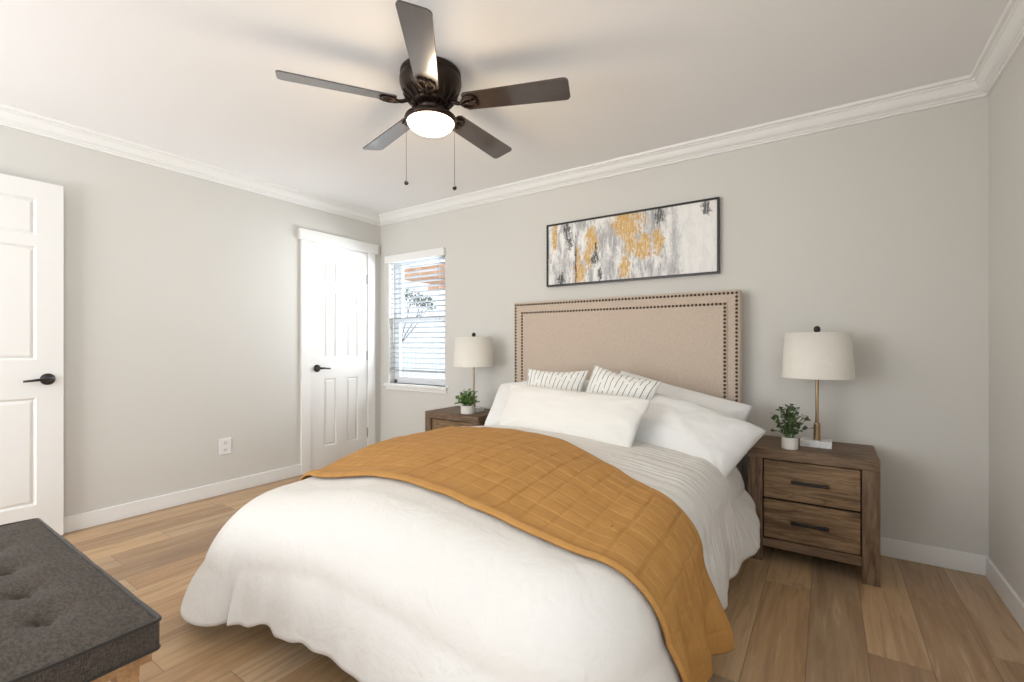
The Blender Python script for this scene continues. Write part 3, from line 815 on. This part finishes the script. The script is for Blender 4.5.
# ------------------------------------------------------------ potted plants
def potted(loc, label, mat, r, h, kind, seed):
    rnd = random.Random(seed)
    t = thing('potted_plant', loc, label, 'plant')
    bm = bmesh.new(); lathe(bm, [(r*.88, 0), (r*.98, .006), (r, h*.5), (r, h), (r*.9, h), (r*.88, h*.85)], n=32)
    obj('pot', bm, M_pot, t, world_coords=False, smooth=False, bevel=.002)
    bm = bmesh.new(); lathe(bm, [(r*.88, h*.8), (r*.88, h*.86)], n=20); obj('soil', bm, M_soil, t, world_coords=False)
    bs = bmesh.new(); bf = bmesh.new()
    ns = 40 if kind == 'bush' else 26
    for k in range(ns):
        a = rnd.random()*2*pi
        if kind == 'bush':
            tilt = rnd.uniform(.05, 1.25); L = rnd.uniform(.098, .130)*(1.05-.1*tilt)
        else:
            tilt = rnd.uniform(.0, 1.15); L = .180-.07*tilt+rnd.uniform(-.02, .012)
        if k < 6 and kind == 'tall': tilt = .05+.05*k; L = (.182-.006*k)
        pts = []
        for q in range(7):
            f = q/6; tt = tilt*(.45+.65*f)
            pts.append(Vector((cos(a)*sin(tt)*L*f+cos(a)*r*.4*(1-f), sin(a)*sin(tt)*L*f+sin(a)*r*.4*(1-f), h*.84+cos(tt)*L*f)))
        tube(bs, pts, .0012, 5)
        nl = 13 if kind == 'bush' else 11
        for q in range(nl):
            f = .22+.78*q/(nl-1); i = min(5, int(f*6)); P0 = pts[i].lerp(pts[i+1], f*6-i)
            d = Vector((rnd.uniform(-1, 1), rnd.uniform(-1, 1), rnd.uniform(-.1, .9))).normalized()
            ll = rnd.uniform(.018, .028) if kind == 'bush' else rnd.uniform(.018, .026)
            ww = ll*(.30 if kind == 'bush' else .42)
            sd = d.cross(Vector((rnd.uniform(-1, 1), rnd.uniform(-1, 1), 1))).normalized(); up = sd.cross(d)
            pr = [P0, P0+d*ll*.35+sd*ww+up*.001, P0+d*ll*.75+sd*ww*.75, P0+d*ll-up*.002, P0+d*ll*.75-sd*ww*.75, P0+d*ll*.35-sd*ww+up*.001]
            mid = bf.verts.new(P0+d*ll*.55-up*.0025); vv = [bf.verts.new(x) for x in pr]
            for i2 in range(6): bf.faces.new((vv[i2], vv[(i2+1) % 6], mid))
    obj('stem', bs, M_leafL, t, world_coords=False)
    obj('foliage', bf, mat, t, world_coords=False)
potted((-.158, 2.785, NSZ), 'small dark green bushy plant in a white pot on the right nightstand', M_leafD, .038, .062, 'tall', 3)
potted((-2.318, 2.805, NSZ), 'small bright green plant in a round white pot on the left nightstand', M_leafL, .053, .066, 'bush', 11)

# ------------------------------------------------------------ bench
BX0, BX1, BY0, BY1, BZ = -2.49, -1.328, -.04, .452, .460
bn = thing('bench', ((BX0+BX1)/2, (BY0+BY1)/2, 0), 'low bench with a button-tufted charcoal tweed cushion on a wooden frame', 'bench')
tufts = [(x, y) for x in (-2.215, -1.995, -1.775, -1.568) for y in (.10, .297)]
TH = .072
bm = bmesh.new()
nx_, ny_ = 110, 48
def cush(u, v, top):
    x = BX0+(BX1-BX0)*u; y = BY0+(BY1-BY0)*v
    e = min(x-BX0, BX1-x, y-BY0, BY1-y)
    z = BZ+.004*sst(0, .1, e) if top else BZ-TH
    if top:
        for tx, ty in tufts:
            d = hypot(x-tx, (y-ty)); z -= .020*exp(-(d/.022)**2)+.008*exp(-(d/.07)**2)
            # creases running diagonally from each button
            for an in (radians(12), radians(-150)):
                ca, sa = cos(an), sin(an); q = (x-tx)*ca+(y-ty)*sa; w_ = -(x-tx)*sa+(y-ty)*ca
                if q > 0: z -= .007*exp(-(w_/.010)**2)*exp(-(q/.06)**2)
        z += .0015*noise.noise(Vector((x*14, y*14, 0)))
    k = .006*noise.noise(Vector((x*3, y*3, 5)))
    return Vector((x, y, z+k*(1 if top else 0)*.5))
A_ = [[bm.verts.new(cush(i/nx_, j/ny_, 1)) for j in range(ny_+1)] for i in range(nx_+1)]
B_ = [[bm.verts.new(cush(i/nx_, j/ny_, 0)) for j in range(ny_+1)] for i in range(nx_+1)]
for i in range(nx_):
    for j in range(ny_):
        bm.faces.new((A_[i][j], A_[i+1][j], A_[i+1][j+1], A_[i][j+1])); bm.faces.new((B_[i][j], B_[i][j+1], B_[i+1][j+1], B_[i+1][j]))
for i in range(nx_):
    bm.faces.new((A_[i][0], B_[i][0], B_[i+1][0], A_[i+1][0])); bm.faces.new((A_[i][ny_], A_[i+1][ny_], B_[i+1][ny_], B_[i][ny_]))
for j in range(ny_):
    bm.faces.new((A_[0][j], A_[0][j+1], B_[0][j+1], B_[0][j])); bm.faces.new((A_[nx_][j], B_[nx_][j], B_[nx_][j+1], A_[nx_][j+1]))
cu_ = obj('cushion', bm, M_cush, bn, smooth=True, bevel=.010, seg=3)
for z in (BZ-.002, BZ-TH+.003):
    bm = bmesh.new(); r = .012; pts = []
    for cxx, cyy, a0 in ((BX1-r, BY1-r, 0), (BX0+r, BY1-r, pi/2), (BX0+r, BY0+r, pi), (BX1-r, BY0+r, 3*pi/2)):
        for q in range(5): pts.append((cxx+(r+.002)*cos(a0+pi/2*q/4), cyy+(r+.002)*sin(a0+pi/2*q/4), z))
    full = []
    for a, b in zip(pts, pts[1:]+pts[:1]):
        d = hypot(b[0]-a[0], b[1]-a[1]); k = max(1, int(d/.03))
        for q in range(k):
            f = q/k; xx, yy = a[0]+(b[0]-a[0])*f, a[1]+(b[1]-a[1])*f
            full.append((xx, yy, z+.003*noise.noise(Vector((xx*9, yy*9, z)))))
    full.append(full[0])
    tube(bm, full, .0048 if z > BZ-.03 else .003, 8, cap=False); obj('piping', bm, M_pipe, cu_, smooth=True)
for tx, ty in tufts:
    bm = bmesh.new(); ball(bm, (tx, ty, BZ-.022), .012, .45); obj('button', bm, M_cush, cu_, smooth=True)
obj('frame', B((BX0+.012, BX1-.012, BY0+.012, BY1-.012, BZ-TH-.026, BZ-TH-.001)), M_bench, bn, bevel=.003)
for xx in (BX0+.05, BX1-.075):
    for yy in (BY0+.035, BY1-.075):
        bm = bmesh.new(); vs = box(bm, xx, xx+.045, yy, yy+.045, 0, BZ-TH-.026)
        for v in vs:
            if v.co.z < .01: v.co.x = xx+.0225+(v.co.x-xx-.0225)*.6; v.co.y = yy+.0225+(v.co.y-yy-.0225)*.6
        obj('leg', bm, M_bench, bn, bevel=.002)

# ------------------------------------------------------------ outdoors seen through the blind
M_pine = N('pergola_timber', .7, (.50, .27, .14)).m
M_bark = N('grey_bark', .8, (.10, .085, .07)).m
M_fence = N('white_fence_paint', .6, (.62, .68, .74)).m
M_conc = N('patio_concrete', .8, (.55, .55, .53)).m
struct('ground', B((-14, 6, YB+T, 16, -.25, -.12)), M_conc)
pg = thing('pergola', (-6.2, 6.6, -.12), 'reddish timber pergola in the yard outside the window', 'pergola')
for xx in (-7.6, -5.75): obj('post', B((xx, xx+.16, 6.4, 6.56, -.12, 2.45)), M_pine, pg)
obj('beam', B((-8.2, -4.6, 6.38, 6.44, 2.45, 2.62)), M_pine, pg)
obj('beam', B((-8.2, -4.6, 8.38, 8.44, 2.45, 2.62)), M_pine, pg)
for k in range(11): obj('rafter', B((-8.1+k*.33, -8.04+k*.33, 6.1, 8.7, 2.62, 2.76)), M_pine, pg)
fn = thing('yard_fence', (-7, 9.6, -.12), 'pale board fence at the back of the yard outside the window', 'fence')
obj('boards', B(*[(-13+k*.165, -13+k*.165+.15, 9.6, 9.625, -.1, 1.75) for k in range(75)]), M_fence, fn)
obj('rail', B((-13, -.7, 9.63, 9.68, .2, .3), (-13, -.7, 9.63, 9.68, 1.4, 1.5)), M_fence, fn)
tr = thing('young_tree', (-6.15, 5.6, -.12), 'sparse young tree in the yard outside the window', 'tree')
bs = bmesh.new(); bf = bmesh.new(); rnd = random.Random(5)
def branch(p, d, L, r, lv):
    q = p+d*L; tube(bs, [p, p.lerp(q, .5)+Vector((rnd.uniform(-1, 1), rnd.uniform(-1, 1), 0))*L*.06, q], [r, r*.8, r*.6], 6)
    if lv == 0:
        for _ in range(9):
            c = q+Vector((rnd.uniform(-1, 1), rnd.uniform(-1, 1), rnd.uniform(-1, 1)))*.09
            a = Vector((rnd.uniform(-1, 1), rnd.uniform(-1, 1), rnd.uniform(-1, 1))).normalized()*.035; b = a.cross(Vector((.3, .5, .8))).normalized()*.016
            bf.faces.new([bf.verts.new(c+x) for x in (-a, b, a, -b)])
        return
    for _ in range(4):
        nd = (d+Vector((rnd.uniform(-1, 1), rnd.uniform(-1, 1), rnd.uniform(-.3, .7)))*.75).normalized(); branch(q, nd, L*.45, r*.5, lv-1)
branch(Vector((-6.15, 5.6, -.12)), Vector((0, 0, 1)), 1.25, .022, 3)
obj('trunk', bs, M_bark, tr); obj('foliage', bf, M_leafD, tr)
